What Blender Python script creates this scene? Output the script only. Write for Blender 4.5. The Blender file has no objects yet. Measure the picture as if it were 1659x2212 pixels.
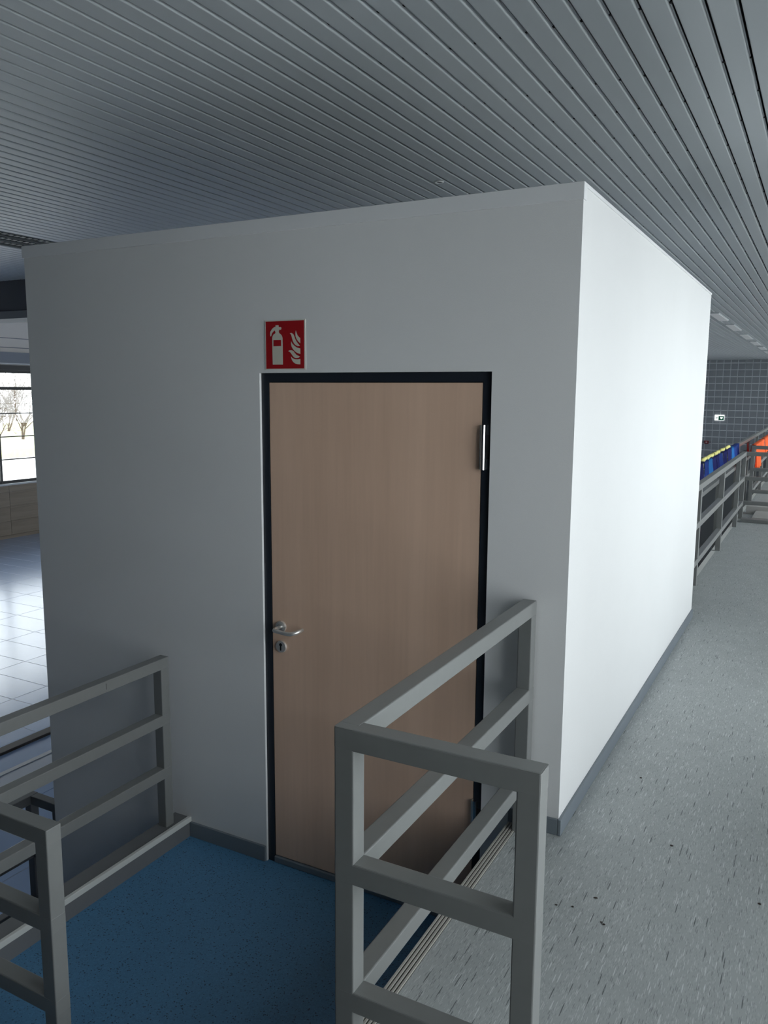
import bpy, bmesh, math, random
from mathutils import Vector, Matrix
from mathutils.geometry import tessellate_polygon

SC = bpy.context.scene
COL = SC.collection
random.seed(7)

# ------------------------------------------------------------------ camera
F_PX, YAW, PITCH, ROLL = 1756.22, -0.49384, -0.14652, 0.0066
CAM = Vector((0.7484, -2.7516, 1.6))
cy_, sy_, cp_, sp_ = math.cos(YAW), math.sin(YAW), math.cos(PITCH), math.sin(PITCH)
fwd = Vector((sy_ * cp_, cy_ * cp_, sp_))
rgt = Vector((cy_, -sy_, 0))
upv = rgt.cross(fwd)
c_, s_ = math.cos(ROLL), math.sin(ROLL)
rgt, upv = c_ * rgt + s_ * upv, -s_ * rgt + c_ * upv
cam_d = bpy.data.cameras.new('camera')
cam_d.sensor_fit = 'HORIZONTAL'
cam_d.sensor_width = 36.0
cam_d.lens = 36.0 * F_PX / 1659.0
cam_d.clip_start, cam_d.clip_end = 0.05, 300
cam = bpy.data.objects.new('camera', cam_d)
M = Matrix((rgt, upv, -fwd)).transposed().to_4x4()
M.translation = CAM
cam.matrix_world = M
COL.objects.link(cam)
SC.camera = cam

# ------------------------------------------------------------------ world, exposure
SKY_STRENGTH = 3.0
world = bpy.data.worlds.new('overcast_sky')
SC.world = world
world.use_nodes = True
bg = world.node_tree.nodes['Background']
bg.inputs[0].default_value = (0.93, 0.965, 1.0, 1)
bg.inputs[1].default_value = SKY_STRENGTH
SC.view_settings.view_transform = 'Standard'
SC.view_settings.look = 'None'
SC.view_settings.gamma = 1
SC.view_settings.use_curve_mapping = False
SC.view_settings.exposure = 0.82

# fixed dimensions (metres); x along the door wall, y along the white side wall, z up from corridor floor
ZB = -0.498          # blue landing
ZH = -1.5            # hall floor
ZC = 2.888           # underside of ceiling slats
BOX_H, BOX_W, BOX_D = 2.28, 2.7195, 3.339
XR = 1.6             # right-hand window wall
XL = -14.2           # left-hand window wall
YN, YF = -7.0, 31.0  # near and far ends of the hall
R_BAYS = ((-2.5, 0.1, 2), (0.85, 2.6, 1), (3.1, 30.0, 12))   # window groups along the corridor wall: start, end, number of windows; unseen piers between them, added to dim the side wall
R_Z = (0.1, 2.75)
L_WIN = (1.13, 29.93, -0.357, 2.0)


def portal(x, y0, y1, z0, z1, sgn):
    d = bpy.data.lights.new('window_portal', 'AREA')
    d.shape = 'RECTANGLE'
    d.size, d.size_y = (z1 - z0), (y1 - y0)
    d.cycles.is_portal = True
    o = bpy.data.objects.new('window_portal', d)
    o.location = (x, (y0 + y1) / 2, (z0 + z1) / 2)
    o.rotation_euler = (0, math.radians(90) * sgn, 0)
    COL.objects.link(o)


for a_, b_, n_ in R_BAYS:
    portal(XR + 0.30, a_, b_, *R_Z, 1)
portal(XL - 0.30, *L_WIN, -1)

# ------------------------------------------------------------------ materials
MATS = {}


def mat(name, rgb, rough=0.5, metal=0.0, noise=0.0, scale=20.0, bump=0.0, bscale=200.0, spec=0.5, coat=0.0):
    if name in MATS:
        return MATS[name]
    m = bpy.data.materials.new(name)
    m.use_nodes = True
    nt = m.node_tree
    b = nt.nodes['Principled BSDF']
    b.inputs['Roughness'].default_value = rough
    b.inputs['Metallic'].default_value = metal
    b.inputs['Specular IOR Level'].default_value = spec
    b.inputs['Coat Weight'].default_value = coat
    tc = nt.nodes.new('ShaderNodeTexCoord')
    nz = nt.nodes.new('ShaderNodeTexNoise')
    nz.inputs['Scale'].default_value = scale
    nz.inputs['Detail'].default_value = 3
    nt.links.new(tc.outputs['Object'], nz.inputs['Vector'])
    rp = nt.nodes.new('ShaderNodeMapRange')
    rp.inputs['To Min'].default_value = 1 - noise
    rp.inputs['To Max'].default_value = 1 + noise
    nt.links.new(nz.outputs['Fac'], rp.inputs['Value'])
    mx = nt.nodes.new('ShaderNodeVectorMath')
    mx.operation = 'SCALE'
    mx.inputs[0].default_value = rgb
    nt.links.new(rp.outputs['Result'], mx.inputs['Scale'])
    nt.links.new(mx.outputs['Vector'], b.inputs['Base Color'])
    if bump > 0:
        n2 = nt.nodes.new('ShaderNodeTexNoise')
        n2.inputs['Scale'].default_value = bscale
        nt.links.new(tc.outputs['Object'], n2.inputs['Vector'])
        bp = nt.nodes.new('ShaderNodeBump')
        bp.inputs['Strength'].default_value = bump
        bp.inputs['Distance'].default_value = 0.002
        nt.links.new(n2.outputs['Fac'], bp.inputs['Height'])
        nt.links.new(bp.outputs['Normal'], b.inputs['Normal'])
    MATS[name] = m
    return m


def mat_emit(name, rgb, strength):
    m = bpy.data.materials.new(name)
    m.use_nodes = True
    b = m.node_tree.nodes['Principled BSDF']
    b.inputs['Base Color'].default_value = (*rgb, 1)
    b.inputs['Emission Color'].default_value = (*rgb, 1)
    b.inputs['Emission Strength'].default_value = strength
    return m


def mat_glass():
    m = bpy.data.materials.new('window_glass')
    m.use_nodes = True
    nt = m.node_tree
    nt.nodes.clear()
    out = nt.nodes.new('ShaderNodeOutputMaterial')
    tr = nt.nodes.new('ShaderNodeBsdfTransparent')
    tr.inputs[0].default_value = (0.96, 0.98, 0.98, 1)
    gl = nt.nodes.new('ShaderNodeBsdfGlossy')
    gl.inputs['Roughness'].default_value = 0.02
    fr = nt.nodes.new('ShaderNodeFresnel')
    fr.inputs['IOR'].default_value = 1.45
    mx = nt.nodes.new('ShaderNodeMixShader')
    nt.links.new(fr.outputs[0], mx.inputs[0])
    nt.links.new(tr.outputs[0], mx.inputs[1])
    nt.links.new(gl.outputs[0], mx.inputs[2])
    nt.links.new(mx.outputs[0], out.inputs[0])
    return m


def mat_fleck_floor(name, base, light, dark, rough):
    """Vinyl with short light and dark streaks running along the corridor."""
    m = bpy.data.materials.new(name)
    m.use_nodes = True
    nt = m.node_tree
    b = nt.nodes['Principled BSDF']
    b.inputs['Roughness'].default_value = rough
    tc = nt.nodes.new('ShaderNodeTexCoord')
    col = None
    # broad mottling
    nz = nt.nodes.new('ShaderNodeTexNoise')
    nz.inputs['Scale'].default_value = 7
    nz.inputs['Detail'].default_value = 5
    nt.links.new(tc.outputs['Object'], nz.inputs['Vector'])
    rp = nt.nodes.new('ShaderNodeMapRange')
    rp.inputs['To Min'].default_value = 0.86
    rp.inputs['To Max'].default_value = 1.14
    nt.links.new(nz.outputs['Fac'], rp.inputs['Value'])
    sc = nt.nodes.new('ShaderNodeVectorMath')
    sc.operation = 'SCALE'
    sc.inputs[0].default_value = base
    nt.links.new(rp.outputs['Result'], sc.inputs['Scale'])
    col = sc.outputs['Vector']
    for i, (c, sx, sy, lo, thr, amt) in enumerate([
            (light, 240, 24, 0.80, 0.30, 0.34), (dark, 240, 24, 0.86, 0.28, 0.42),
            (light, 170, 13, 0.91, 0.26, 0.55), (dark, 150, 9, 0.945, 0.24, 0.80),
            (light, 380, 55, 0.72, 0.34, 0.22), (dark, 380, 55, 0.76, 0.34, 0.22)]):
        mp = nt.nodes.new('ShaderNodeMapping')
        mp.inputs['Scale'].default_value = (sx, sy, 0)
        mp.inputs['Location'].default_value = (i * 13.7, i * 5.3, 0)
        mp.inputs['Rotation'].default_value = (0, 0, math.radians((-4, 3, -2, 4, 0, 2)[i]))
        nt.links.new(tc.outputs['Object'], mp.inputs['Vector'])
        vo = nt.nodes.new('ShaderNodeTexVoronoi')
        vo.voronoi_dimensions = '2D'
        vo.inputs['Scale'].default_value = 1
        nt.links.new(mp.outputs['Vector'], vo.inputs['Vector'])
        sep = nt.nodes.new('ShaderNodeSeparateColor')
        nt.links.new(vo.outputs['Color'], sep.inputs[0])
        g = nt.nodes.new('ShaderNodeMath')
        g.operation = 'GREATER_THAN'
        g.inputs[1].default_value = lo
        nt.links.new(sep.outputs[0], g.inputs[0])
        l = nt.nodes.new('ShaderNodeMath')
        l.operation = 'LESS_THAN'
        l.inputs[1].default_value = thr
        nt.links.new(vo.outputs['Distance'], l.inputs[0])
        mu = nt.nodes.new('ShaderNodeMath')
        mu.operation = 'MULTIPLY'
        nt.links.new(g.outputs[0], mu.inputs[0])
        nt.links.new(l.outputs[0], mu.inputs[1])
        m2 = nt.nodes.new('ShaderNodeMath')
        m2.operation = 'MULTIPLY'
        m2.inputs[1].default_value = amt
        nt.links.new(mu.outputs[0], m2.inputs[0])
        mx = nt.nodes.new('ShaderNodeMix')
        mx.data_type = 'RGBA'
        nt.links.new(m2.outputs[0], mx.inputs['Factor'])
        nt.links.new(col, mx.inputs[6])
        mx.inputs[7].default_value = (*c, 1)
        col = mx.outputs[2]
    nt.links.new(col, b.inputs['Base Color'])
    return m


def mat_speckle(name, base, dark, rough):
    m = bpy.data.materials.new(name)
    m.use_nodes = True
    nt = m.node_tree
    b = nt.nodes['Principled BSDF']
    b.inputs['Roughness'].default_value = rough
    tc = nt.nodes.new('ShaderNodeTexCoord')
    vo = nt.nodes.new('ShaderNodeTexVoronoi')
    vo.inputs['Scale'].default_value = 240
    nt.links.new(tc.outputs['Object'], vo.inputs['Vector'])
    sep = nt.nodes.new('ShaderNodeSeparateColor')
    nt.links.new(vo.outputs['Color'], sep.inputs[0])
    rp = nt.nodes.new('ShaderNodeValToRGB')
    rp.color_ramp.interpolation = 'CONSTANT'
    e = rp.color_ramp.elements
    e[0].position, e[0].color = 0, (*base, 1)
    e[1].position, e[1].color = 0.955, (*dark, 1)
    e2 = rp.color_ramp.elements.new(0.6)
    e2.color = (*[v * 0.88 for v in base], 1)
    e3 = rp.color_ramp.elements.new(0.8)
    e3.color = (*[v * 1.12 for v in base], 1)
    nt.links.new(sep.outputs[0], rp.inputs[0])
    nt.links.new(rp.outputs[0], b.inputs['Base Color'])
    return m


def mat_wood(name, a, b_, axis_scale, rough=0.45, wavy=2.0):
    m = bpy.data.materials.new(name)
    m.use_nodes = True
    nt = m.node_tree
    b = nt.nodes['Principled BSDF']
    b.inputs['Roughness'].default_value = rough
    tc = nt.nodes.new('ShaderNodeTexCoord')
    mp = nt.nodes.new('ShaderNodeMapping')
    mp.inputs['Scale'].default_value = axis_scale
    nt.links.new(tc.outputs['Object'], mp.inputs['Vector'])
    n1 = nt.nodes.new('ShaderNodeTexNoise')
    n1.inputs['Scale'].default_value = 1
    n1.inputs['Detail'].default_value = 4
    n1.inputs['Distortion'].default_value = wavy * 0.2
    nt.links.new(mp.outputs['Vector'], n1.inputs['Vector'])
    mp2 = nt.nodes.new('ShaderNodeMapping')
    mp2.inputs['Scale'].default_value = [v * 9 for v in axis_scale]
    nt.links.new(tc.outputs['Object'], mp2.inputs['Vector'])
    n2 = nt.nodes.new('ShaderNodeTexNoise')
    n2.inputs['Scale'].default_value = 1
    n2.inputs['Detail'].default_value = 2
    nt.links.new(mp2.outputs['Vector'], n2.inputs['Vector'])
    ad = nt.nodes.new('ShaderNodeMath')
    ad.operation = 'MULTIPLY_ADD'
    ad.inputs[1].default_value = 0.35
    nt.links.new(n2.outputs['Fac'], ad.inputs[0])
    nt.links.new(n1.outputs['Fac'], ad.inputs[2])
    rp = nt.nodes.new('ShaderNodeValToRGB')
    rp.color_ramp.elements[0].position, rp.color_ramp.elements[0].color = 0.45, (*a, 1)
    rp.color_ramp.elements[1].position, rp.color_ramp.elements[1].color = 0.9, (*b_, 1)
    nt.links.new(ad.outputs[0], rp.inputs[0])
    nt.links.new(rp.outputs[0], b.inputs['Base Color'])
    return m


M_WALL = mat('white_wall_paint', (0.75, 0.755, 0.755), 0.75, noise=0.02, scale=3, bump=0.25, bscale=450, spec=0.3)
M_CAP = mat('white_cap_metal', (0.78, 0.79, 0.80), 0.5)
M_SLAT = mat('grey_painted_slat_metal', (0.47, 0.505, 0.53), 0.42, noise=0.02, scale=2)
M_DARK = mat('dark_ceiling_void', (0.035, 0.038, 0.042), 0.9)
M_BLACK = mat('black_carrier', (0.01, 0.01, 0.012), 0.8)
M_RAIL = mat('grey_powder_coat', (0.185, 0.191, 0.188), 0.40, noise=0.05, scale=30, bump=0.05, bscale=600)
M_RAIL_SHADE = mat('shaded_grey_powder_coat', (0.10, 0.105, 0.11), 0.5, noise=0.05)  # railing coat darkened to paint in the shade on the backlit hall railing
M_FLOOR = mat_fleck_floor('grey_flecked_vinyl', (0.355, 0.378, 0.375), (0.70, 0.73, 0.72), (0.055, 0.062, 0.066), 0.5)
M_BLUE = mat_speckle('blue_speckled_vinyl', (0.082, 0.225, 0.395), (0.03, 0.07, 0.12), 0.5)
M_BASE = mat('slate_grey_skirting', (0.17, 0.198, 0.225), 0.45, noise=0.03)
M_CURB = mat('light_curb_edge', (0.62, 0.63, 0.60), 0.5, noise=0.04)
M_CURBD = mat('grey_curb_face', (0.15, 0.155, 0.16), 0.6, noise=0.06)
M_NOSE = mat('beige_grey_nosing', (0.36, 0.35, 0.32), 0.45)
M_NOSED = mat('nosing_groove', (0.10, 0.10, 0.095), 0.7)
M_FRAME = mat('anthracite_frame', (0.016, 0.021, 0.030), 0.4)
M_SEAL = mat('black_seal', (0.004, 0.004, 0.005), 0.6)
M_DOOR = mat_wood('beech_veneer', (0.66, 0.452, 0.328), (0.76, 0.53, 0.39), (7, 7, 0.35), 0.42)
M_STEEL = mat('brushed_steel', (0.74, 0.72, 0.69), 0.38, 0.75)
M_CHROME = mat('chrome_steel', (0.75, 0.75, 0.75), 0.18, 1.0)
M_KEY = mat('black_keyhole', (0.003, 0.003, 0.003), 0.7)
M_RED = mat('sign_red', (0.36, 0.008, 0.012), 0.4)
M_CREAM = mat('sign_cream', (0.60, 0.59, 0.50), 0.45)
M_SIGNW = mat('sign_border', (0.66, 0.64, 0.58), 0.45)
M_TILE = mat('hall_floor_tile', (0.46, 0.61, 0.90), 0.19, noise=0.05, scale=4, spec=0.85)
M_GROUT = mat('tile_grout', (0.52, 0.57, 0.68), 0.5)
M_WTILE = mat('grey_wall_tile', (0.235, 0.255, 0.285), 0.4, noise=0.04, scale=1)
M_WGROUT = mat('wall_tile_grout', (0.62, 0.65, 0.70), 0.8)
M_WOODP = mat_wood('limed_wood_panel', (0.20, 0.165, 0.13), (0.28, 0.235, 0.19), (1, 0.6, 12), 0.55)
M_BEAM = mat('dark_blue_grey_beam', (0.06, 0.065, 0.085), 0.7)
M_BEAML = mat('beam_lit_edge', (0.16, 0.17, 0.20), 0.6)  # paler than the beam: light on its lower strip put into the colour
M_PALE = mat('pale_plaster', (0.72, 0.71, 0.72), 0.8, noise=0.03, scale=2)
M_BLIND = mat('blue_grey_blind_box', (0.22, 0.25, 0.31), 0.6)
M_WFRAME = mat('dark_window_frame', (0.035, 0.037, 0.042), 0.5)
M_GLASS = mat_glass()
M_LAMP = mat('white_lamp_diffuser', (0.95, 0.96, 0.97), 0.3)
M_VENT = mat('vent_grey', (0.10, 0.115, 0.12), 0.7)
M_VENTL = mat('vent_blade', (0.50, 0.50, 0.46), 0.6)
M_STRIP = mat('dark_brown_strip', (0.05, 0.042, 0.042), 0.6)
M_SLOT = mat('dark_strip', (0.018, 0.02, 0.026), 0.95, spec=0.1)
M_METAL = mat('pale_edge_metal', (0.50, 0.54, 0.60), 0.4)
M_GROUND = mat('pale_paving', (0.72, 0.71, 0.69), 0.9, noise=0.06, scale=1)
M_BARK = mat('grey_brown_bark', (0.11, 0.08, 0.062), 0.9, noise=0.2)
M_GRASS = mat('winter_grass', (0.50, 0.50, 0.28), 0.9, noise=0.25, scale=3)
M_NAVY = mat('navy_cloth', (0.008, 0.014, 0.16), 0.9)
M_ROYAL = mat('royal_blue_cloth', (0.010, 0.05, 0.30), 0.9)
M_SKYB = mat('light_blue_cloth', (0.02, 0.20, 0.55), 0.9)
M_YELLOW = mat('pale_yellow_cloth', (0.62, 0.58, 0.20), 0.9)
M_ORANGE = mat('bright_orange_cloth', (1.0, 0.20, 0.05), 0.85)
M_REDC = mat('dark_red_cloth', (0.35, 0.02, 0.015), 0.85)
M_SIGNLIT = mat_emit('lit_sign_white', (0.95, 1.0, 0.98), 0.62)
M_SIGNGRN = mat_emit('lit_sign_green', (0.005, 0.10, 0.06), 0.15)
M_SLAB = mat('pale_grey_platform', (0.40, 0.39, 0.37), 0.6, noise=0.04)
M_DUST = mat('dark_crumb', (0.05, 0.04, 0.035), 0.9)

# ------------------------------------------------------------------ helpers


def bm_box(bm, x0, x1, y0, y1, z0, z1):
    vs = [bm.verts.new(p) for p in ((x0, y0, z0), (x1, y0, z0), (x1, y1, z0), (x0, y1, z0),
                                    (x0, y0, z1), (x1, y0, z1), (x1, y1, z1), (x0, y1, z1))]
    for f in ((0, 3, 2, 1), (4, 5, 6, 7), (0, 1, 5, 4), (1, 2, 6, 5), (2, 3, 7, 6), (3, 0, 4, 7)):
        bm.faces.new([vs[i] for i in f])
    return vs


def bm_cyl(bm, p0, p1, r0, r1=None, n=20, caps=True):
    p0, p1 = Vector(p0), Vector(p1)
    r1 = r0 if r1 is None else r1
    d = (p1 - p0).normalized()
    a = d.orthogonal().normalized()
    b = d.cross(a)
    rings = []
    for p, r in ((p0, r0), (p1, r1)):
        rings.append([bm.verts.new(p + r * (math.cos(2 * math.pi * i / n) * a + math.sin(2 * math.pi * i / n) * b)) for i in range(n)])
    for i in range(n):
        j = (i + 1) % n
        bm.faces.new((rings[0][i], rings[0][j], rings[1][j], rings[1][i]))
    if caps:
        bm.faces.new(rings[0][::-1])
        bm.faces.new(rings[1])


def bm_sweep(bm, pts, r, n=14):
    pts = [Vector(p) for p in pts]
    rings = []
    a = None
    for i, p in enumerate(pts):
        d = (pts[min(i + 1, len(pts) - 1)] - pts[max(i - 1, 0)]).normalized()
        if a is None:
            a = d.orthogonal().normalized()
        a = (a - d * a.dot(d)).normalized()
        b = d.cross(a)
        rr = r if not isinstance(r, (list, tuple)) else r[i]
        rings.append([bm.verts.new(p + rr * (math.cos(2 * math.pi * k / n) * a + math.sin(2 * math.pi * k / n) * b)) for k in range(n)])
    for u, v in zip(rings[:-1], rings[1:]):
        for k in range(n):
            j = (k + 1) % n
            bm.faces.new((u[k], u[j], v[j], v[k]))
    bm.faces.new(rings[0][::-1])
    bm.faces.new(rings[-1])


def base_loc(o):
    return o.location.copy() if o is not None else Vector((0, 0, 0))


def world_loc(o):
    p = Vector((0, 0, 0))
    while o is not None:
        p += o.location
        o = o.parent
    return p


def link(name, bm, m, parent=None, origin=None, smooth=False, recalc=True):
    """One mesh object; bm holds world coordinates, origin is put at the mesh centre."""
    if recalc:
        bmesh.ops.recalc_face_normals(bm, faces=bm.faces)
    if origin is None:
        xs = [v.co for v in bm.verts]
        lo = Vector([min(c[i] for c in xs) for i in range(3)])
        hi = Vector([max(c[i] for c in xs) for i in range(3)])
        origin = (lo + hi) / 2
    origin = Vector(origin)
    bmesh.ops.translate(bm, verts=bm.verts, vec=-origin)
    me = bpy.data.meshes.new(name)
    bm.to_mesh(me)
    bm.free()
    me.materials.append(m)
    if smooth:
        for p in me.polygons:
            p.use_smooth = True
    o = bpy.data.objects.new(name, me)
    o.location = origin - world_loc(parent)
    o.parent = parent
    COL.objects.link(o)
    return o


def box(name, x0, x1, y0, y1, z0, z1, m, parent=None, bevel=0.0, seg=2, along=None):
    bm = bmesh.new()
    bm_box(bm, x0, x1, y0, y1, z0, z1)
    if bevel:
        ed = bm.edges[:]
        if along is not None:      # round only the edges that run along one axis
            ed = [e for e in ed if abs((e.verts[1].co - e.verts[0].co)[along]) > 1e-6]
        bmesh.ops.bevel(bm, geom=ed, offset=bevel, segments=seg, affect='EDGES', profile=0.5)
    return link(name, bm, m, parent)


def boxes(name, lst, m, parent=None):
    bm = bmesh.new()
    for b in lst:
        bm_box(bm, *b)
    return link(name, bm, m, parent)


def share(o, name, loc, parent=None, scale=None):
    c = o.copy()
    c.name = name
    c.location = Vector(loc) - world_loc(parent)
    c.parent = parent
    if scale:
        c.scale = scale
    COL.objects.link(c)
    return c


def empty(name, loc):
    o = bpy.data.objects.new(name, None)
    o.location = loc
    o.empty_display_size = 0.1
    COL.objects.link(o)
    return o


def thing(o, label, cat, group=None):
    o['label'] = label
    o['category'] = cat
    if group:
        o['group'] = group
    return o


def struct(o, label=None, cat=None):
    o['kind'] = 'structure'
    if label:
        o['label'] = label
    if cat:
        o['category'] = cat
    return o


# ------------------------------------------------------------------ floors
XN = -0.19            # nosing: edge of the corridor floor
XC = -1.764           # curb on the other side of the landing
# corridor floor slab (L-shaped: corridor, and upper platform behind the steps)
struct(boxes('floor', [(XN + 0.045, XR + 0.2, YN, YF, ZH, 0.0), (-1.9, XN + 0.045, YN, -2.05, ZH, 0.0)], M_FLOOR),
       'grey vinyl corridor floor with light and dark flecks', 'floor')
struct(boxes('floor_landing', [(XC - 0.1, XN + 0.045, -2.05, 0.0, ZH, ZB), (-1.3205, -0.303, 0.0, 0.1, ZB - 0.02, ZB)], M_BLUE),
       'blue speckled vinyl landing floor below the wooden door', 'floor')
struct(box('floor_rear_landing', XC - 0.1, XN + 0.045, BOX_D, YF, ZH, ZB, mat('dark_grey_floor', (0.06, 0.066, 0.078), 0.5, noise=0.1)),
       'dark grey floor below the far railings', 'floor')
# steps from landing up to the platform
st = struct(empty('stair_1', (-0.6, -1.75, ZB)), 'two blue steps leading up from the landing', 'stairs')
for i in range(2):
    box('step', -1.04, XN + 0.045, -1.50 - 0.275 * (i + 1) + 0.0, -1.50 - 0.275 * i, ZB, ZB + 0.166 * (i + 1), M_BLUE, st)
# riser of slab along the nosing
nos = empty('stair_nosing', (XN, -1.0, 0))
thing(nos, 'ribbed beige-grey edge strip along the corridor floor beside the landing', 'edge strip')
box('strip_base', XN, XN + 0.045, -2.0, -0.001, -0.04, 0.0015, M_NOSED, nos)
for i in range(4):
    x = XN + 0.0015 + i * 0.0115
    box('rib', x, x + 0.0075, -2.0, -0.001, 0.0, 0.005, M_NOSE, nos, bevel=0.001, seg=1)
box('fascia', XN, XN + 0.0449, -2.0, -0.001, ZB, -0.0402, M_BLUE, nos)
# rear floor edge (behind the box) with pale upstand
struct(box('trim_1', XN, XN + 0.045, BOX_D, YF, ZB, -0.001, M_CURB), 'pale edge of the corridor floor under the far railing', 'floor edge')

# hall floor with tiles
hall = struct(box('floor_hall', XL - 0.2, -1.864, YN, YF, ZH - 0.2, ZH - 0.0015, M_GROUT),
              'glossy blue-grey tiled floor of the lower hall', 'floor')
T = 0.45
proto = None
bulk = []


def tile_visible(cx, cy):
    d = Vector((cx, cy, ZH)) - CAM
    zc = d.dot(fwd)
    if zc < 0.3:
        return False
    u = 829.5 + F_PX * d.dot(rgt) / zc
    v = 1106 - F_PX * d.dot(upv) / zc
    # sight line must pass the left edge of the box
    t = (0 - CAM.y) / (d.y) if d.y > 0.2 else 9
    xw = CAM.x + d.x * t
    return -110 < u < 190 and v < 1960 and (d.y < 2.9 or xw < -2.5)


TX, TY = 0.8814, 0.42
ylo = 3.233 - TY * 24
cols = []
kx = -9
while -6.28 + TX * kx < -1.9:
    a, b = max(-6.28 + TX * kx, XL), min(-6.28 + TX * (kx + 1), -1.87)
    for a2, b2 in ((a, min(b, -5.40)), (max(a, -4.38), b)):       # leave room for the dark strip
        if b2 - a2 > 0.05:
            cols.append((a2, b2))
    kx += 1
for a, b in cols:
    meshes = None
    for r in range(40):
        y = ylo + TY * r
        args = (a + 0.003, b - 0.003, y + 0.003, y + TY - 0.003, ZH - 0.012, ZH)
        if tile_visible((a + b) / 2, y + TY / 2):
            if meshes is None:
                meshes = box('floor_tile', *args, M_TILE, hall, bevel=0.0012, seg=1)
            else:
                share(meshes, 'floor_tile', ((a + b) / 2, y + TY / 2, ZH - 0.006), hall)
        else:
            bulk.append(args)
bt = boxes('floor_tile_field', bulk, M_TILE, hall)
bt['kind'] = 'stuff'
# strip across the hall floor: tile band, dark bar, pale edge, dark recessed strip
fs = thing(empty('floor_strip', (-4.9, 2, ZH)), 'dark recessed strip with pale metal edge set into the hall floor', 'floor channel')
box('tile_band', -5.40, -5.36, YN, 12.9, ZH - 0.012, ZH, M_TILE, fs)
box('tile_band', -5.235, -4.972, YN, 12.9, ZH - 0.012, ZH, M_TILE, fs)
box('edge_metal', -4.965, -4.915, YN, 12.9, ZH - 0.012, ZH + 0.003, M_METAL, fs)
box('strip_bed', -4.915, -4.47, YN, 12.9, ZH - 0.012, ZH - 0.005, M_SLOT, fs)
box('edge_metal', -4.47, -4.38, YN, 12.9, ZH - 0.012, ZH + 0.002, M_TILE, fs)
thing(box('floor_bar', -5.355, -5.24, YN, 12.9, ZH - 0.011, ZH + 0.02, M_STRIP, None, bevel=0.008),
      'dark brown bar lying along the hall floor beyond the left railing', 'floor bar')

# ------------------------------------------------------------------ the white box room
DX0, DX1, DZT = -1.3215, -0.302, 1.6745      # door opening
WT = 0.12
struct(boxes('wall_front', [(-BOX_W, DX0, 0, WT, ZH, BOX_H), (DX1, 0, 0, WT, ZH, BOX_H), (DX0, DX1, 0, WT, DZT, BOX_H), (DX0, DX1, 0.0005, WT, ZH, ZB - 0.0205)], M_WALL),
       'white front wall of the cabin around the wooden door', 'wall')
struct(box('wall_right', -WT, 0, WT, BOX_D, ZH, BOX_H, M_WALL), 'bright white long side wall of the cabin beside the corridor', 'wall')
struct(box('wall_rear', -BOX_W, -WT, BOX_D - WT, BOX_D, ZH, BOX_H, M_WALL), 'white rear wall of the cabin', 'wall')
struct(box('wall_left', -BOX_W, -BOX_W + WT, WT, BOX_D - WT, ZH, BOX_H, M_WALL), 'white left wall of the cabin', 'wall')
struct(box('roof', -BOX_W + 0.01, -0.01, 0.01, BOX_D - 0.01, BOX_H - 0.05, BOX_H + 0.001, M_WALL), 'flat white roof of the cabin', 'roof')
struct(box('trim_2', -BOX_W - 0.006, 0.004, -0.007, 0.03, BOX_H - 0.052, BOX_H + 0.003, M_CAP, bevel=0.002), 'white metal capping along the top of the front wall', 'trim')
struct(box('trim_3', -0.03, 0.004, 0.0305, BOX_D + 0.004, BOX_H - 0.010, BOX_H + 0.003, M_CAP, bevel=0.002), 'thin white capping along the top of the long side wall', 'trim')
# skirtings
struct(box('baseboard_right', 0, 0.012, -0.012, BOX_D, 0.0, 0.062, M_BASE, bevel=0.002), 'slate grey skirting along the long white side wall', 'skirting')
struct(box('baseboard_front', XN, -0.0005, -0.012, 0, 0.0, 0.060, M_BASE, bevel=0.002), 'short slate grey skirting at the front corner of the cabin', 'skirting')
struct(box('baseboard_left', XC, DX0 - 0.002, -0.012, 0, ZB, ZB + 0.072, M_BASE, bevel=0.002), 'dark slate skirting between curb and door', 'skirting')
struct(box('baseboard_door', DX1 + 0.002, XN, -0.012, 0, ZB, ZB + 0.072, M_BASE, bevel=0.002), 'dark slate skirting right of the door', 'skirting')
# curb on the left of the landing
cb = thing(empty('landing_curb', (XC - 0.05, -0.7, ZB)), 'low grey curb with light edge along the left of the blue landing', 'curb')
box('curb_body', XC - 0.1, XC, -1.41, 0.0 - 0.001, ZB, ZB + 0.071, M_CURBD, cb)
box('light_edge', XC - 0.014, XC + 0.003, -1.41, -0.001, ZB + 0.0712, ZB + 0.097, M_CURB, cb, bevel=0.002)
box('curb_top', XC - 0.1, XC - 0.0142, -1.41, -0.001, ZB + 0.0712, ZB + 0.090, M_CURBD, cb)  # dark colour paints in the shadow on the curb top

# ------------------------------------------------------------------ door
dr = struct(empty('door_1', ((DX0 + DX1) / 2, 0.015, ZB)), 'light beech door in a dark anthracite frame', 'door')
FW = 0.036
FY = 0.012
bm = bmesh.new()
bm_box(bm, DX0 + 0.001, DX0 + FW, FY, WT - 0.001, ZB, DZT - 0.001)
bm_box(bm, DX1 - FW, DX1 - 0.001, FY, WT - 0.001, ZB, DZT - 0.001)
bm_box(bm, DX0 + FW, DX1 - FW, FY, WT - 0.001, DZT - FW, DZT - 0.001)
fr = link('door_frame', bm, M_FRAME, dr)
boxes('seal', [(DX0 + FW, DX0 + FW + 0.006, FY + 0.012, WT - 0.01, ZB + 0.03, DZT - FW),
               (DX1 - FW - 0.006, DX1 - FW, FY + 0.012, WT - 0.01, ZB + 0.03, DZT - FW),
               (DX0 + FW + 0.006, DX1 - FW - 0.006, FY + 0.012, WT - 0.01, DZT - FW - 0.006, DZT - FW)], M_SEAL, fr)
LX0, LX1, LZ0, LZ1 = DX0 + FW + 0.003, DX1 - FW - 0.003, ZB + 0.034, DZT - FW - 0.003
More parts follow.
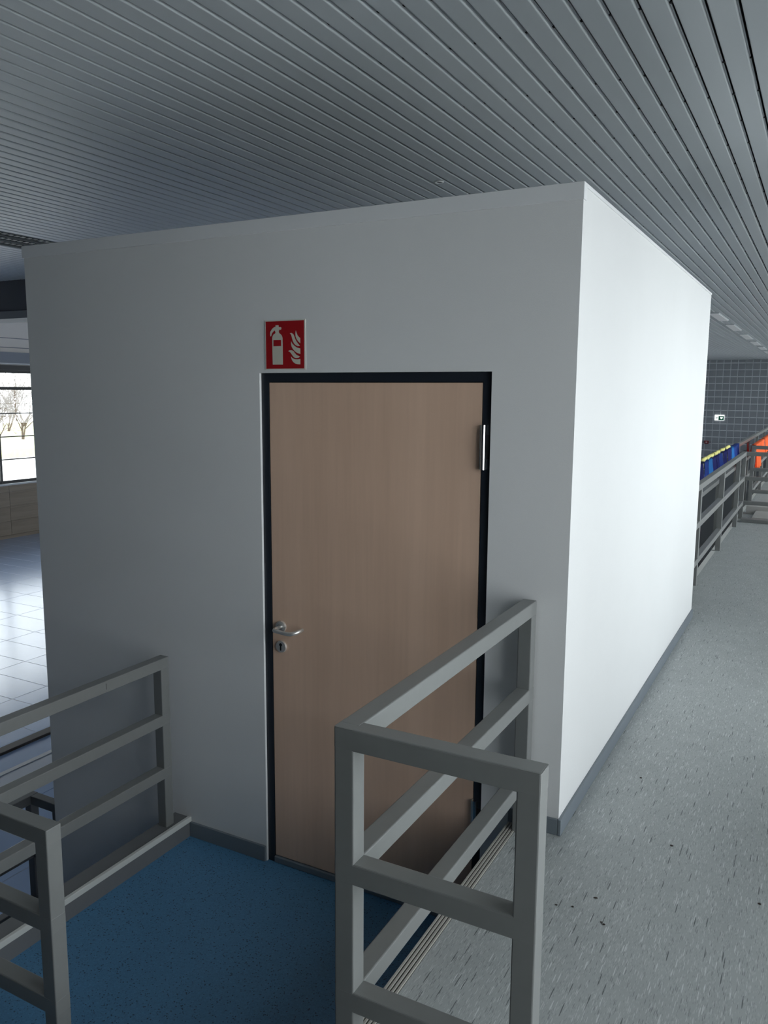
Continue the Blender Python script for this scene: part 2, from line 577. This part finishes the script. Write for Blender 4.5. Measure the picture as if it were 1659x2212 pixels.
leaf = box('door_leaf', LX0, LX1, FY + 0.002, FY + 0.045, LZ0, LZ1, M_DOOR, dr, bevel=0.0015)
box('threshold', DX0 + FW, DX1 - FW, 0.006, WT - 0.01, ZB, ZB + 0.030, M_BASE, dr, bevel=0.004)
LY = FY + 0.002


def disc(name, x, z, r, y0, y1, m, parent):
    bm = bmesh.new()
    bm_cyl(bm, (x, y0, z), (x, y1, z), r, r * 0.94, 40)
    return link(name, bm, m, parent)


hx, hz = -1.236, 0.603
ros = disc('handle_rosette', hx, hz, 0.026, LY, LY - 0.009, M_STEEL, leaf)
bm = bmesh.new()
bm_cyl(bm, (hx, LY - 0.009, hz), (hx, LY - 0.020, hz), 0.013, 0.0115, 28)
link('handle_collar', bm, M_CHROME, leaf)
pts = [(hx, LY - 0.018, hz), (hx, LY - 0.046, hz - 0.001)]
for k in range(1, 8):
    a = k / 7 * math.pi / 2
    pts.append((hx + 0.018 * (1 - math.cos(a)), LY - 0.046 - 0.018 * math.sin(a), hz - 0.002))
yL = LY - 0.064
pts += [(hx + 0.045, yL, hz - 0.004), (hx + 0.075, yL, hz - 0.006)]
for k in range(1, 9):
    a = k / 8 * math.radians(80)
    pts.append((hx + 0.085 + 0.032 * math.sin(a), yL + 0.032 * (1 - math.cos(a)), hz - 0.006 + 0.010 * k / 8))
pts.append((pts[-1][0] + 0.004, pts[-1][1] + 0.020, pts[-1][2] + 0.003))
bm = bmesh.new()
bm_sweep(bm, pts, [0.0085] * (len(pts) - 1) + [0.0075], 16)
link('lever_handle', bm, M_STEEL, leaf, smooth=True)
kr = disc('keyhole_rosette', -1.235, 0.515, 0.0265, LY, LY - 0.009, M_STEEL, leaf)
bm = bmesh.new()
bm_cyl(bm, (-1.235, LY - 0.0085, 0.524), (-1.235, LY - 0.0098, 0.524), 0.0072, n=24)
bm_box(bm, -1.2385, -1.2315, LY - 0.0098, LY - 0.0085, 0.501, 0.521)
bm_cyl(bm, (-1.235, LY - 0.0085, 0.501), (-1.235, LY - 0.0098, 0.501), 0.0035, n=16)
link('keyhole', bm, M_KEY, leaf)


def hinge(zc):
    h = empty('hinge', Vector((-0.331, 0, zc)) - world_loc(dr))
    h.parent = dr
    bm = bmesh.new()
    xh, yh = -0.3300, FY - 0.010
    bm_cyl(bm, (xh, yh, zc - 0.081), (xh, yh, zc - 0.0435), 0.0085, n=20)
    bm_cyl(bm, (xh, yh, zc - 0.0425), (xh, yh, zc + 0.081), 0.0085, n=20)
    link('hinge_barrel', bm, M_CHROME, h, smooth=False)
    box('hinge_plate', -0.343, -0.338, FY - 0.012, FY + 0.003, zc - 0.08, zc + 0.08, M_STEEL, h)
    box('hinge_slot', -0.3215, -0.310, FY - 0.0015, FY, zc - 0.042, zc + 0.047, M_SEAL, h)
    box('hinge_cover', -0.3215, -0.308, FY - 0.003, FY, zc + 0.048, zc + 0.078, M_FRAME, h, bevel=0.001)
    box('hinge_cover', -0.3215, -0.308, FY - 0.003, FY, zc - 0.078, zc - 0.043, M_FRAME, h, bevel=0.001)


hinge(1.404)
hinge(-0.036)

# ------------------------------------------------------------------ fire extinguisher sign
SX0, SX1, SZ0, SZ1 = -1.289, -1.090, 1.687, 1.884
sg = thing(empty('fire_extinguisher_sign', ((SX0 + SX1) / 2, -0.001, SZ0)),
           'square red sign with cream fire extinguisher and flames above the door', 'sign')
box('plate', SX0, SX1, -0.0030, -0.0005, SZ0, SZ1, M_SIGNW, sg, bevel=0.0008, seg=1)
box('red_field', SX0 + 0.006, SX1 - 0.007, -0.0034, -0.0029, SZ0 + 0.004, SZ1 - 0.0045, M_RED, sg)


def sgp(a, b):
    u = (a - 175) / (1147 - 175)
    v = (1385 - b) / (1385 - (178 - 32 * u))
    return (SX0 + 0.006 + u * (SX1 - SX0 - 0.013), SZ0 + 0.004 + v * (SZ1 - SZ0 - 0.0085))


def poly(name, pts, m, parent, y0=-0.0039, y1=-0.0033, holes=None):
    bm = bmesh.new()
    q = [sgp(*p) for p in pts]
    A = [bm.verts.new((a, y0, b)) for a, b in q]
    B = [bm.verts.new((a, y1, b)) for a, b in q]
    for t in tessellate_polygon([[Vector((a, b, 0)) for a, b in q]]):
        bm.faces.new([A[k] for k in t])
        bm.faces.new([B[k] for k in reversed(t)])
    for k in range(len(q)):
        l = (k + 1) % len(q)
        bm.faces.new((A[k], A[l], B[l], B[k]))
    return link(name, bm, m, parent)


poly('extinguisher_symbol', [(345, 1280), (608, 1280), (606, 600), (590, 540), (560, 500), (520, 470), (510, 430), (520, 390), (540, 380), (560, 388),
                             (576, 370), (578, 330), (560, 318), (510, 318), (508, 270), (430, 270), (428, 310), (390, 318), (340, 360), (295, 430),
                             (285, 480), (288, 545), (300, 555), (315, 540), (325, 490), (360, 440), (405, 400), (425, 440), (425, 470), (370, 510), (345, 560), (338, 620)],
     M_CREAM, sg)
poly('extinguisher_label', [(372, 652), (568, 648), (568, 802), (372, 806)], M_RED, sg, -0.0043, -0.0038)
poly('flame', [(945, 410), (960, 460), (985, 530), (1020, 575), (1055, 605), (1053, 735), (1010, 695), (965, 635), (938, 560), (932, 480)], M_CREAM, sg)
poly('flame', [(792, 475), (840, 472), (880, 500), (905, 555), (925, 625), (960, 690), (1005, 755), (1045, 800), (990, 808), (940, 785), (895, 735), (865, 670), (845, 590), (825, 515)], M_CREAM, sg)
poly('flame', [(820, 680), (850, 740), (905, 800), (970, 845), (1053, 870), (1052, 1008), (985, 990), (920, 945), (865, 880), (835, 820), (820, 750)], M_CREAM, sg)
poly('flame', [(745, 938), (785, 912), (840, 912), (880, 935), (915, 985), (960, 1035), (1045, 1078), (1000, 1110), (940, 1115), (890, 1095), (855, 1050), (825, 1000), (790, 955)], M_CREAM, sg)
poly('flame', [(815, 1075), (860, 1120), (920, 1145), (985, 1150), (1052, 1140), (1050, 1280), (985, 1275), (920, 1255), (870, 1215), (838, 1160)], M_CREAM, sg)

# ------------------------------------------------------------------ ceiling
PITCH_S, WSL = 0.1005, 0.0855
X_EDGE0 = -0.2195    # right edge of one slat
ceil = struct(boxes('ceiling', [(XL - 0.3, XR + 0.3, YN, 4.35, ZC + 0.055, ZC + 0.2), (-4.2, XR + 0.3, 4.35, YF, ZC + 0.055, ZC + 0.2),
                                (XL - 0.3, -4.2, 4.35, YF, 3.2, 3.4)], M_DARK),
              'grey metal slat ceiling', 'ceiling')


def slat_mesh(name, y0, y1):
    w, h, r = WSL, 0.020, 0.006
    prof = [(-w / 2, h), (-w / 2, r)]
    for k in range(1, 4):
        a = math.pi + k / 4 * math.pi / 2
        prof.append((-w / 2 + r + r * math.cos(a), r + r * math.sin(a)))
    prof += [(-w / 2 + r, 0), (w / 2 - r, 0)]
    for k in range(1, 4):
        a = 1.5 * math.pi + k / 4 * math.pi / 2
        prof.append((w / 2 - r + r * math.cos(a), r + r * math.sin(a)))
    prof += [(w / 2, r), (w / 2, 0.014), (w / 2 + 0.0042, 0.014), (w / 2 + 0.0042, h), (w / 2, h)]
    bm = bmesh.new()
    A = [bm.verts.new((x, y0, z)) for x, z in prof]
    B = [bm.verts.new((x, y1, z)) for x, z in prof]
    for i in range(len(prof)):
        j = (i + 1) % len(prof)
        bm.faces.new((A[i], A[j], B[j], B[i]))
    bm.faces.new(A[::-1])
    bm.faces.new(B)
    bmesh.ops.recalc_face_normals(bm, faces=bm.faces)
    me = bpy.data.meshes.new(name)
    bm.to_mesh(me)
    bm.free()
    me.materials.append(M_SLAT)
    return me


S_LONG = slat_mesh('slat', YN, YF - 0.02)
S_SHORT = slat_mesh('slat', YN, 3.93)
VENT_X0, VENT_X1 = -5.91, -5.33
k = int((XR - X_EDGE0) / PITCH_S)
kmin = int((-9.6 - X_EDGE0) / PITCH_S)
lamp_x = None
while k >= kmin:
    xc = X_EDGE0 + k * PITCH_S - WSL / 2
    k -= 1
    if VENT_X0 - 0.03 < xc < VENT_X1 + 0.03:
        continue
    o = bpy.data.objects.new('slat', S_LONG if xc > -4.2 else S_SHORT)
    o.location = (xc, 0, ZC)
    o.parent = ceil
    o.location -= world_loc(ceil)
    COL.objects.link(o)
bm = bmesh.new()
k = kmin - 1
while X_EDGE0 + k * PITCH_S > XL:
    xr = X_EDGE0 + k * PITCH_S
    bm_box(bm, xr - WSL, xr, YN, 3.93, ZC, ZC + 0.02)
    k -= 1
ff = link('far_slat_field', bm, M_SLAT, ceil)
ff['kind'] = 'stuff'
# black carriers showing in the gaps
y = 0.316 - 0.5935 * 0 - 0.393 * 16
for yy in [0.3 - 0.393 * i for i in range(0, 8)] + [0.915 + 0.393 * i for i in range(0, 34)]:
    box('carrier', -4.2, XR, yy - 0.007, yy + 0.007, ZC + 0.0120, ZC + 0.054, M_BLACK, ceil)

# ceiling lights (switched off) along the corridor
for i, (y0, y1) in enumerate([(11.44, 12.9), (13.85, 15.39), (16.68, 18.29), (19.3, 20.8), (21.8, 23.3), (24.3, 25.8)]):
    L = empty('ceiling_light', (-0.94, (y0 + y1) / 2, ZC - 0.03))
    words = ['nearest of the flat ceiling lights, partly behind the cabin edge', 'second flat white ceiling light from the cabin', 'third flat white ceiling light from the cabin',
             'fourth flat white ceiling light from the cabin', 'fifth flat white ceiling light from the cabin', 'farthest flat white ceiling light, at the picture edge']
    thing(L, words[i], 'ceiling light', 'flat ceiling lights along the corridor')
    box('housing', -1.022, -0.858, y0, y1, ZC - 0.014, ZC - 0.0005, M_SLAT, L, bevel=0.002, seg=1)
    box('diffuser', -1.014, -0.866, y0 + 0.01, y1 - 0.01, ZC - 0.022, ZC - 0.0142, M_LAMP, L, bevel=0.002, seg=1)

# smoke sensor ring
sn = thing(empty('ceiling_spot', (-1.463, 2.045, ZC)), 'small round recessed ceiling fitting above the cabin', 'ceiling fitting')
bm = bmesh.new()
n = 28
R0, R1 = 0.030, 0.016
pr = [(R0, -0.0003), (R0 - 0.002, -0.005), (R1 + 0.004, -0.006), (R1, -0.0008)]
rings = [[bm.verts.new((-1.463 + r * math.cos(2 * math.pi * i / n), 2.045 + r * math.sin(2 * math.pi * i / n), ZC + dz)) for i in range(n)] for r, dz in pr]
for a, b in zip(rings, rings[1:] + rings[:1]):
    for i in range(n):
        j = (i + 1) % n
        bm.faces.new((a[i], a[j], b[j], b[i]))
link('ring', bm, M_CAP, sn, smooth=True)
bm = bmesh.new()
bm_cyl(bm, (-1.463, 2.045, ZC - 0.0005), (-1.463, 2.045, ZC - 0.0015), R1 - 0.0005, n=24)
link('lens', bm, M_BLACK, sn)

# air vent strip at the left
vt = thing(empty('ceiling_vent', (-5.62, 0, ZC)), 'dark open-grid air vent strip in the slat ceiling at the left', 'air vent')
box('vent_tray', VENT_X0, VENT_X1, YN, 3.93, ZC + 0.03, ZC + 0.05, M_VENT, vt)
for xx in (VENT_X0 + 0.003, -5.715, -5.535, VENT_X1 - 0.02):
    box('vent_rail', xx, xx + 0.016, YN, 3.93, ZC + 0.0, ZC + 0.03, M_VENT, vt)
pb = None
yy = 1.3
while yy < 2.95:
    for xc_ in (-5.435, -5.625, -5.80):
        if pb is None:
            pb = box('vent_blade', xc_ - 0.018, xc_ + 0.018, yy, yy + 0.034, ZC + 0.004, ZC + 0.010, M_VENTL, vt)
        else:
            share(pb, 'vent_blade', (xc_, yy + 0.017, ZC + 0.007), vt)
    yy += 0.06

# beam in front of the window bay
bmz = struct(empty('beam_1', (-9, 3.95, 2.444)), 'dark ceiling beam in front of the left windows', 'beam')
box('beam_body', XL, -4.2, 3.95, 4.35, 2.535, 3.2, M_BEAM, bmz)
box('beam_lit_edge', XL, -4.2, 3.93, 4.36, 2.444, 2.5345, M_BEAML, bmz, bevel=0.004)

# ------------------------------------------------------------------ outer walls and windows
z0, z1 = R_Z
wb = [(XR, XR + 0.2, YN, YF, 0, z0), (XR, XR + 0.2, YN, YF, z1, ZC + 0.05)]
e_ = YN
for a_, b_, n_ in R_BAYS:
    wb.append((XR, XR + 0.2, e_, a_, z0, z1))
    e_ = b_
wb.append((XR, XR + 0.2, e_, YF, z0, z1))
struct(boxes('wall_corridor', wb, M_PALE), 'pale corridor wall with large windows', 'wall')
struct(box('wall_near', XL, XR, YN - 0.2, YN, ZH, 3.2, M_CURBD), 'dark grey end wall behind the camera', 'wall')  # unseen wall, coloured dark to cut light coming from behind the camera


def window(name, xa, xb, ya, yb, za, zb, zbars, fw, label):
    w = struct(empty(name, ((xa + xb) / 2, (ya + yb) / 2, za)), label, 'window')
    fm = 0.022
    for yy in (ya, yb - fm):
        box('mullion', xa, xb, yy, yy + fm, za, zb, M_WFRAME, w)
    zs = [za] + list(zbars) + [zb]
    for i, zz in enumerate(zs):
        h = fw if i in (0, len(zs) - 1) else 0.022
        if isinstance(zz, tuple):
            lo, hi = zz
        elif i == 0:
            lo, hi = za, za + h
        elif i == len(zs) - 1:
            lo, hi = zb - h, zb
        else:
            lo, hi = zz - h / 2, zz + h / 2
        box('glazing_bar', xa + 0.01, xb - 0.01, ya + fm, yb - fm, lo, hi, M_WFRAME, w)
    xm = (xa + xb) / 2
    box('pane', xm - 0.003, xm + 0.003, ya + fm, yb - fm, za + 0.001, zb - 0.001, M_GLASS, w)
    return w


wn = 0
for a_, b_, n_ in R_BAYS:
    for i in range(n_):
        wn += 1
        window('window_%d' % wn, XR + 0.07, XR + 0.13, a_ + (b_ - a_) * i / n_, a_ + (b_ - a_) * (i + 1) / n_, z0, z1, [1.0], 0.05, 'tall dark-framed corridor window')
# left wall
y0, y1, z0, z1 = L_WIN
wl = struct(boxes('wall_hall', [(XL - 0.2, XL, YN, YF, ZH, z0 - 0.02), (XL - 0.2, XL, YN, y0, z0 - 0.02, 3.3), (XL - 0.2, XL, y1, YF, z0 - 0.02, 3.3), (XL - 0.2, XL, y0, y1, z1, 3.3)], M_PALE),
            'pale hall wall with ribbon windows above wood panelling', 'wall')
nb = 12
for i in range(nb):
    a = y0 + 2.4 * i
    window('window_%d' % (i + 16), XL - 0.13, XL - 0.07, a - 0.03 + 0.03, a + 2.4, z0, z1, [0.145, 0.621, 1.105, (1.594, 1.655)], 0.06,
           'dark-framed hall window with thin horizontal glazing bars')
# panel lines, blind box, window head on left wall
box('blind_box', XL, XL + 0.14, y0, y1, 2.14, 2.36, M_BLIND, wl)
box('head_rail', XL, XL + 0.05, y0, y1, 2.0, 2.10, M_WFRAME, wl)
box('blind_ledge', XL, XL + 0.16, y0, y1, 2.112, 2.139, M_METAL, wl)
for zz in (2.46, 2.65):
    box('plaster_joint', XL, XL + 0.012, y0, y1, zz - 0.008, zz + 0.008, M_BLIND, wl)
struct(box('sill_1', XL - 0.02, XL + 0.10, y0, y1, z0 - 0.02, z0 + 0.01, M_METAL), 'pale sill along the hall windows', 'window sill')
# wooden panels below the windows
rows = [(-0.515, -0.380), (-0.828, -0.519), (-1.136, -0.832), (-1.43, -1.140)]
for zz0, zz1 in rows:
    yy = 8.41 - 1.3 * 6
    while yy < 14:
        box('wood_panel', XL, XL + 0.022, yy + 0.003, yy + 1.297, zz0, zz1, M_WOODP, wl)
        yy += 1.3
box('panel_plinth', XL, XL + 0.03, -6, 16, ZH, -1.434, M_WOODP, wl)

# far tiled wall
TP = 0.2545
fw_ = struct(box('wall_far', XL, XR + 0.2, YF, YF + 0.2, ZH - 0.1, 3.3, M_WGROUT), 'far wall of square grey tiles', 'wall')
tproto = None
zz_top = 2.770 + TP
for r in range(18):
    for c in range(16):
        xc = -3.302 + TP / 2 + (c - 4) * TP
        zc = zz_top - TP / 2 - r * TP
        if zc < ZH:
            continue
        if tproto is None:
            tproto = box('wall_tile', xc - TP / 2 + 0.014, xc + TP / 2 - 0.014, YF - 0.012, YF, zc - TP / 2 + 0.014, zc + TP / 2 - 0.014, M_WTILE, fw_, bevel=0.004, seg=1)
        else:
            share(tproto, 'wall_tile', (xc, YF - 0.006, zc), fw_)

# ------------------------------------------------------------------ railings
TB = 0.05


def tube(name, a, b, parent, m=M_RAIL):
    """Square 50 mm tube between two opposite corners of its box."""
    sz = [abs(a[i] - b[i]) for i in range(3)]
    return box(name, min(a[0], b[0]), max(a[0], b[0]), min(a[1], b[1]), max(a[1], b[1]), min(a[2], b[2]), max(a[2], b[2]), m, parent, bevel=0.0035, along=sz.index(max(sz)))


def railing(label, zt, base, legs, group=None, m=M_RAIL, name='metal_railing'):
    """legs: list of ('y', x0, ya, yb, posts) or ('x', y0, xa, xb, posts); zt = tops of the horizontal tubes."""
    first = legs[0]
    loc = (first[1], first[2], base) if first[0] == 'y' else (first[2], first[1], base)
    r = thing(empty(name, loc), label, 'railing', group)
    for kind, c, a, b, posts in legs:
        cuts = sorted(posts)
        for p in cuts:
            if kind == 'y':
                tube('post', (c, p, base), (c + TB, p + TB, zt[0]), r, m)
            else:
                tube('post', (p, c, base), (p + TB, c + TB, zt[0]), r, m)
        e = 0.0003 if kind == 'x' else 0.0007
        for z in zt:
            if kind == 'y':
                box('rail', c - e, c + TB + e, a, b, z - TB, z + e, m, r, bevel=0.0035)
            else:
                box('rail', a - e, b + e, c - e, c + TB + e, z - TB, z + e, m, r, bevel=0.0035)
    return r


ZT = (0.87, 0.553, 0.235)
railing('grey square-tube railing in the foreground with a return panel, right of the landing', ZT, 0.0,
        [('x', -1.30, -0.155, 0.317, [-0.155, 0.267]), ('y', -0.155, -1.275, -0.015, [-0.065])])
ZTL = (0.403, 0.137, -0.118)
lr = railing('grey square-tube railing on the curb left of the blue landing', ZTL, ZB + 0.0905,
        [('y', -1.85, -1.36, -0.077, [-1.36, -0.127])])
box('seam', -1.8, -1.7988, -0.447, -0.445, 0.368, 0.394, M_SEAL, lr)
railing('short grey railing panel at the lower left corner in front of the landing', ZTL, ZB,
        [('x', -1.36, -1.7995, -1.047, [-1.097])])
railing('long grey railing along the corridor edge behind the cabin', ZT, 0.0,
        [('y', -0.155, 3.36, 8.675, [4.39, 6.14, 7.88]), ('x', 8.65, -0.155, 0.55, [-0.155, 0.50])])
railing('farther grey railing with return panel beside the orange cloths', ZT, 0.0,
        [('x', 10.08, -0.155, 0.45, [-0.155, 0.40]), ('y', -0.155, 10.105, 17.0, [12.0, 13.8, 15.6, 16.95])])
railing('grey railing behind the corridor edge that carries the blue and orange cloths', ZT, ZB,
        [('y', -0.40, 4.6, 19.0, [4.6, 6.4, 8.2, 10.5, 12.4, 14.4, 16.4, 18.9])])
railing('lower grey railing in the hall behind the left railing, shade painted into its colour', (-0.634, -0.95, -1.25), ZH,
        [('y', -3.03, -3.0, 0.102, [-3.0, -1.5, 0.052]), ('x', 0.052, -2.98, -2.76, [-2.81])], m=M_RAIL_SHADE)

# low platform at the far railing
pf = thing(empty('floor_platform', (0.25, 8.95, 0)), 'low pale grey platform on the corridor floor below the far railing', 'platform')
box('frame', -0.10, 0.75, 8.33, 8.46, 0.0, 0.045, M_RAIL, pf, bevel=0.004)
box('deck', 0.02, 0.75, 8.461, 9.15, 0.02, 0.055, M_SLAB, pf, bevel=0.004)
box('back_edge', -0.10, 0.75, 9.151, 9.30, 0.0, 0.11, M_SLAB, pf, bevel=0.004)

# ------------------------------------------------------------------ cloths over the railing at x=-0.40..-0.35


def cloth(y0, y1, drop, m, label, group, collar=None, seed=0, hung=False, dx=0.0):
    rnd = random.Random(seed)
    ph, fr_ = rnd.uniform(0, 6), rnd.uniform(1.5, 2.6)
    t = thing(empty('hanging_cloth', (-0.35 + dx, (y0 + y1) / 2, 0.87)), label, 'cloth', group)
    ny = 14
    prof = []
    zt = 0.879
    nd = 8
    for i in range(nd + 1):
        prof.append((-0.344, zt - drop + (drop - 0.006) * i / nd, 1 - i / nd))
    if hung:      # pinned to the face of the tube, just below its top edge
        prof = [(x + 0.002, z - 0.062, a) for x, z, a in prof]
    else:
      prof += [(-0.350, zt, 0), (-0.375, zt + 0.003, 0), (-0.400, zt, 0), (-0.406, zt - 0.01, 0), (-0.408, zt - 0.10, 0.3)]
    bm = bmesh.new()
    grid = []
    for j in range(ny + 1):
        v = j / ny
        yy = y0 + (y1 - y0) * v
        row = []
        for x, z, a in prof:
            w = 0.016 * a * math.sin(ph + v * fr_ * 2 * math.pi)
            sgn = 1 if x > -0.375 else -1
            row.append(bm.verts.new((x + dx + sgn * (w + 0.016 * a), yy + 0.01 * a * math.sin(ph * 2 + v * 5), z + (0.012 * math.sin(ph + v * 4) if a == 1 else 0))))
        grid.append(row)
    for a, b in zip(grid[:-1], grid[1:]):
        for i in range(len(prof) - 1):
            bm.faces.new((a[i], a[i + 1], b[i + 1], b[i]))
    bmesh.ops.solidify(bm, geom=bm.faces[:], thickness=0.004)
    link('fabric', bm, m, t, smooth=True)
    if collar:
        bm = bmesh.new()
        pts = [(-0.376 + 0.008 * math.sin(ph + q), y0 + 0.015 + (y1 - y0 - 0.03) * q / 8, zt + 0.020 + 0.004 * math.sin(q * 2.1 + ph)) for q in range(9)]
        bm_sweep(bm, pts, [0.010] + [0.019 + 0.0015 * math.sin(q * 1.7) for q in range(7)] + [0.010], 8)
        link('collar_roll', bm, collar, t, smooth=True)
    return t


blues = [(5.05, 5.50, M_NAVY, 0, 'navy cloth nearest the cabin edge, hanging over the far railing'),
         (5.55, 6.35, M_NAVY, 0, 'navy cloth beside the cabin edge, without a yellow roll'),
         (6.47, 6.80, M_ROYAL, 1, 'royal blue cloth with yellow roll, left of the first light blue cloth'),
         (6.82, 7.14, M_SKYB, 1, 'light blue cloth with yellow roll, nearer of the two light blue ones'),
         (7.16, 7.52, M_NAVY, 1, 'navy cloth with yellow roll just right of the nearer light blue cloth'),
         (7.54, 7.82, M_NAVY, 1, 'second navy cloth right of the nearer light blue cloth'),
         (7.84, 8.17, M_ROYAL, 1, 'royal blue cloth with yellow roll amid the navy cloths'),
         (8.27, 8.70, M_NAVY, 1, 'navy cloth with yellow roll in the middle of the blue row'),
         (8.73, 9.25, M_NAVY, 1, 'navy cloth with the farthest yellow roll'),
         (9.28, 9.58, M_SKYB, 0, 'light blue cloth without yellow roll, farther of the two light blue ones'),
         (9.60, 9.85, M_ROYAL, 0, 'royal blue cloth right of the farther light blue cloth'),
         (9.88, 10.40, M_ROYAL, 0, 'royal blue cloth at the far end of the blue row')]
for i, (a, b, m, yl, lab) in enumerate(blues):
    cloth(a, b, 0.215, m, lab, 'blue cloths over the far railing', M_YELLOW if yl else None, i + 20)
cloth(11.75, 12.05, 0.20, M_REDC, 'dark red cloth between the blue and the orange cloths', None, None, 40, True)
oranges = [(10.16, 10.62, 0.34, 'long orange cloth nearest the panel corner of the farther railing'),
           (10.64, 11.15, 0.37, 'longest orange cloth, second from the panel corner'),
           (11.18, 11.95, 0.23, 'short orange cloth just right of the long ones'),
           (12.10, 12.65, 0.24, 'orange cloth between two posts of the farther railing'),
           (12.68, 13.25, 0.23, 'orange cloth fifth from the panel corner'),
           (13.30, 13.75, 0.25, 'orange cloth cut by the picture edge on the farther railing')]
for i, (a, b, dp, lab) in enumerate(oranges):
    cloth(a, b, dp, M_ORANGE, lab, 'orange cloths over the farther railing', None, 60 + i, False, 0.245)

# ------------------------------------------------------------------ far wall fittings
es = thing(empty('exit_sign', (-2.82, YF - 0.05, 0.60)), 'small illuminated white and green escape sign on the far tiled wall', 'sign')
box('housing', -2.992, -2.648, YF - 0.075, YF - 0.0125, 0.605, 0.822, M_SIGNLIT, es, bevel=0.006)
box('green_field', -2.85, -2.660, YF - 0.079, YF - 0.0752, 0.617, 0.775, M_SIGNGRN, es)
bm = bmesh.new()
heart = [(0, -0.055), (0.055, 0.005), (0.058, 0.035), (0.04, 0.052), (0.015, 0.048), (0, 0.03), (-0.015, 0.048), (-0.04, 0.052), (-0.058, 0.035), (-0.055, 0.005)]
f = bm.faces.new([bm.verts.new((-2.745 + a * 0.8, YF - 0.083, 0.697 + b * 0.8)) for a, b in heart])
r = bmesh.ops.extrude_face_region(bm, geom=[f])
bmesh.ops.translate(bm, verts=[g for g in r['geom'] if isinstance(g, bmesh.types.BMVert)], vec=(0, 0.0038, 0))
link('white_symbol', bm, M_SIGNLIT, es)
bm = bmesh.new()
ar = [(-2.955, 0.70), (-2.925, 0.735), (-2.925, 0.712), (-2.865, 0.712), (-2.865, 0.688), (-2.925, 0.688), (-2.925, 0.665)]
f = bm.faces.new([bm.verts.new((a, YF - 0.079, b)) for a, b in ar])
r = bmesh.ops.extrude_face_region(bm, geom=[f])
bmesh.ops.translate(bm, verts=[g for g in r['geom'] if isinstance(g, bmesh.types.BMVert)], vec=(0, 0.0038, 0))
link('small_arrow', bm, mat('pale_sign_green', (0.45, 0.62, 0.55), 0.5), es)
fa = thing(empty('fire_alarm_button', (-3.23, YF - 0.04, -0.24)), 'small dark red fire alarm button on the far tiled wall', 'alarm button')
box('casing', -3.305, -3.155, YF - 0.07, YF - 0.0125, -0.30, -0.18, mat('alarm_red', (0.16, 0.008, 0.012), 0.5), fa, bevel=0.006)
box('glass_window', -3.262, -3.198, YF - 0.074, YF - 0.0702, -0.265, -0.215, mat('alarm_grey', (0.45, 0.36, 0.37), 0.5), fa)

# ------------------------------------------------------------------ crumbs on the corridor floor
for i, (cx, cy, s) in enumerate([(0.179, 0.601, 0.006), (0.379, 0.121, 0.007), (0.164, -0.396, 0.005), (0.116, -0.412, 0.005), (0.262, -0.429, 0.005), (0.271, -0.436, 0.005), (0.68, -0.096, 0.007), (0.217, -0.316, 0.006)]):
    bm = bmesh.new()
    bmesh.ops.create_icosphere(bm, subdivisions=1, radius=s)
    rnd = random.Random(i)
    for v in bm.verts:
        v.co = Vector((v.co.x * (1.6 if i == 7 else 1), v.co.y * 0.8, v.co.z * 0.35)) * rnd.uniform(0.7, 1.1)
        v.co += Vector((cx, cy, s * 0.35))
    thing(link('crumb', bm, M_DUST), 'tiny dark crumb of dirt on the grey corridor floor', 'crumb', 'dirt crumbs on the corridor floor')

# ------------------------------------------------------------------ outside: ground, grass, bare trees
struct(box('ground', -90, XL - 0.2, -60, 90, ZH - 0.3, ZH - 0.1, M_GROUND), 'pale paved ground outside the left windows', 'ground')
struct(box('ground_verge', -60, -33, -30, 60, ZH - 0.1, ZH + 0.3, M_GRASS), 'strip of winter grass outside the left windows', 'grass')
struct(box('ground_yard', XR + 0.2, 60, -60, 90, ZH - 0.3, ZH - 0.1, M_GROUND), 'pale ground outside the corridor windows', 'ground')


def tree(x, y, h, seed, label):
    rnd = random.Random(seed)
    bm = bmesh.new()
    stack = []
    for _ in range(3):
        stack.append((Vector((x, y, ZH - 0.1)), Vector((rnd.uniform(-.35, .35), rnd.uniform(-.35, .35), 1)).normalized(), h * 0.26, 0.05, 0))
    while stack:
        p, d, ln, r, lv = stack.pop()
        q = p + d * ln
        bm_cyl(bm, p, q, r, r * 0.72, 6 if lv < 2 else 3, caps=False)
        if lv >= 5:
            continue
        for _ in range(3 if lv < 4 else 4):
            nd = (d + Vector((rnd.uniform(-1, 1), rnd.uniform(-1, 1), rnd.uniform(-0.55, 0.7))) * 0.8).normalized()
            stack.append((p + d * ln * rnd.uniform(0.5, 1.0), nd, ln * rnd.uniform(0.62, 0.85), max(r * 0.62, 0.008), lv + 1))
    thing(link('bare_tree', bm, M_BARK), label, 'tree', 'bare shrubby trees outside the left windows')


tree(-35.0, 23.6, 4.6, 3, 'bare winter tree at the left side of the left window')
tree(-39.5, 28.4, 5.2, 11, 'bare winter tree at the right side of the left window beside the cabin edge')
tree(-48.0, 33.8, 7.2, 5, 'taller bare winter tree farther behind, in the middle of the left window')
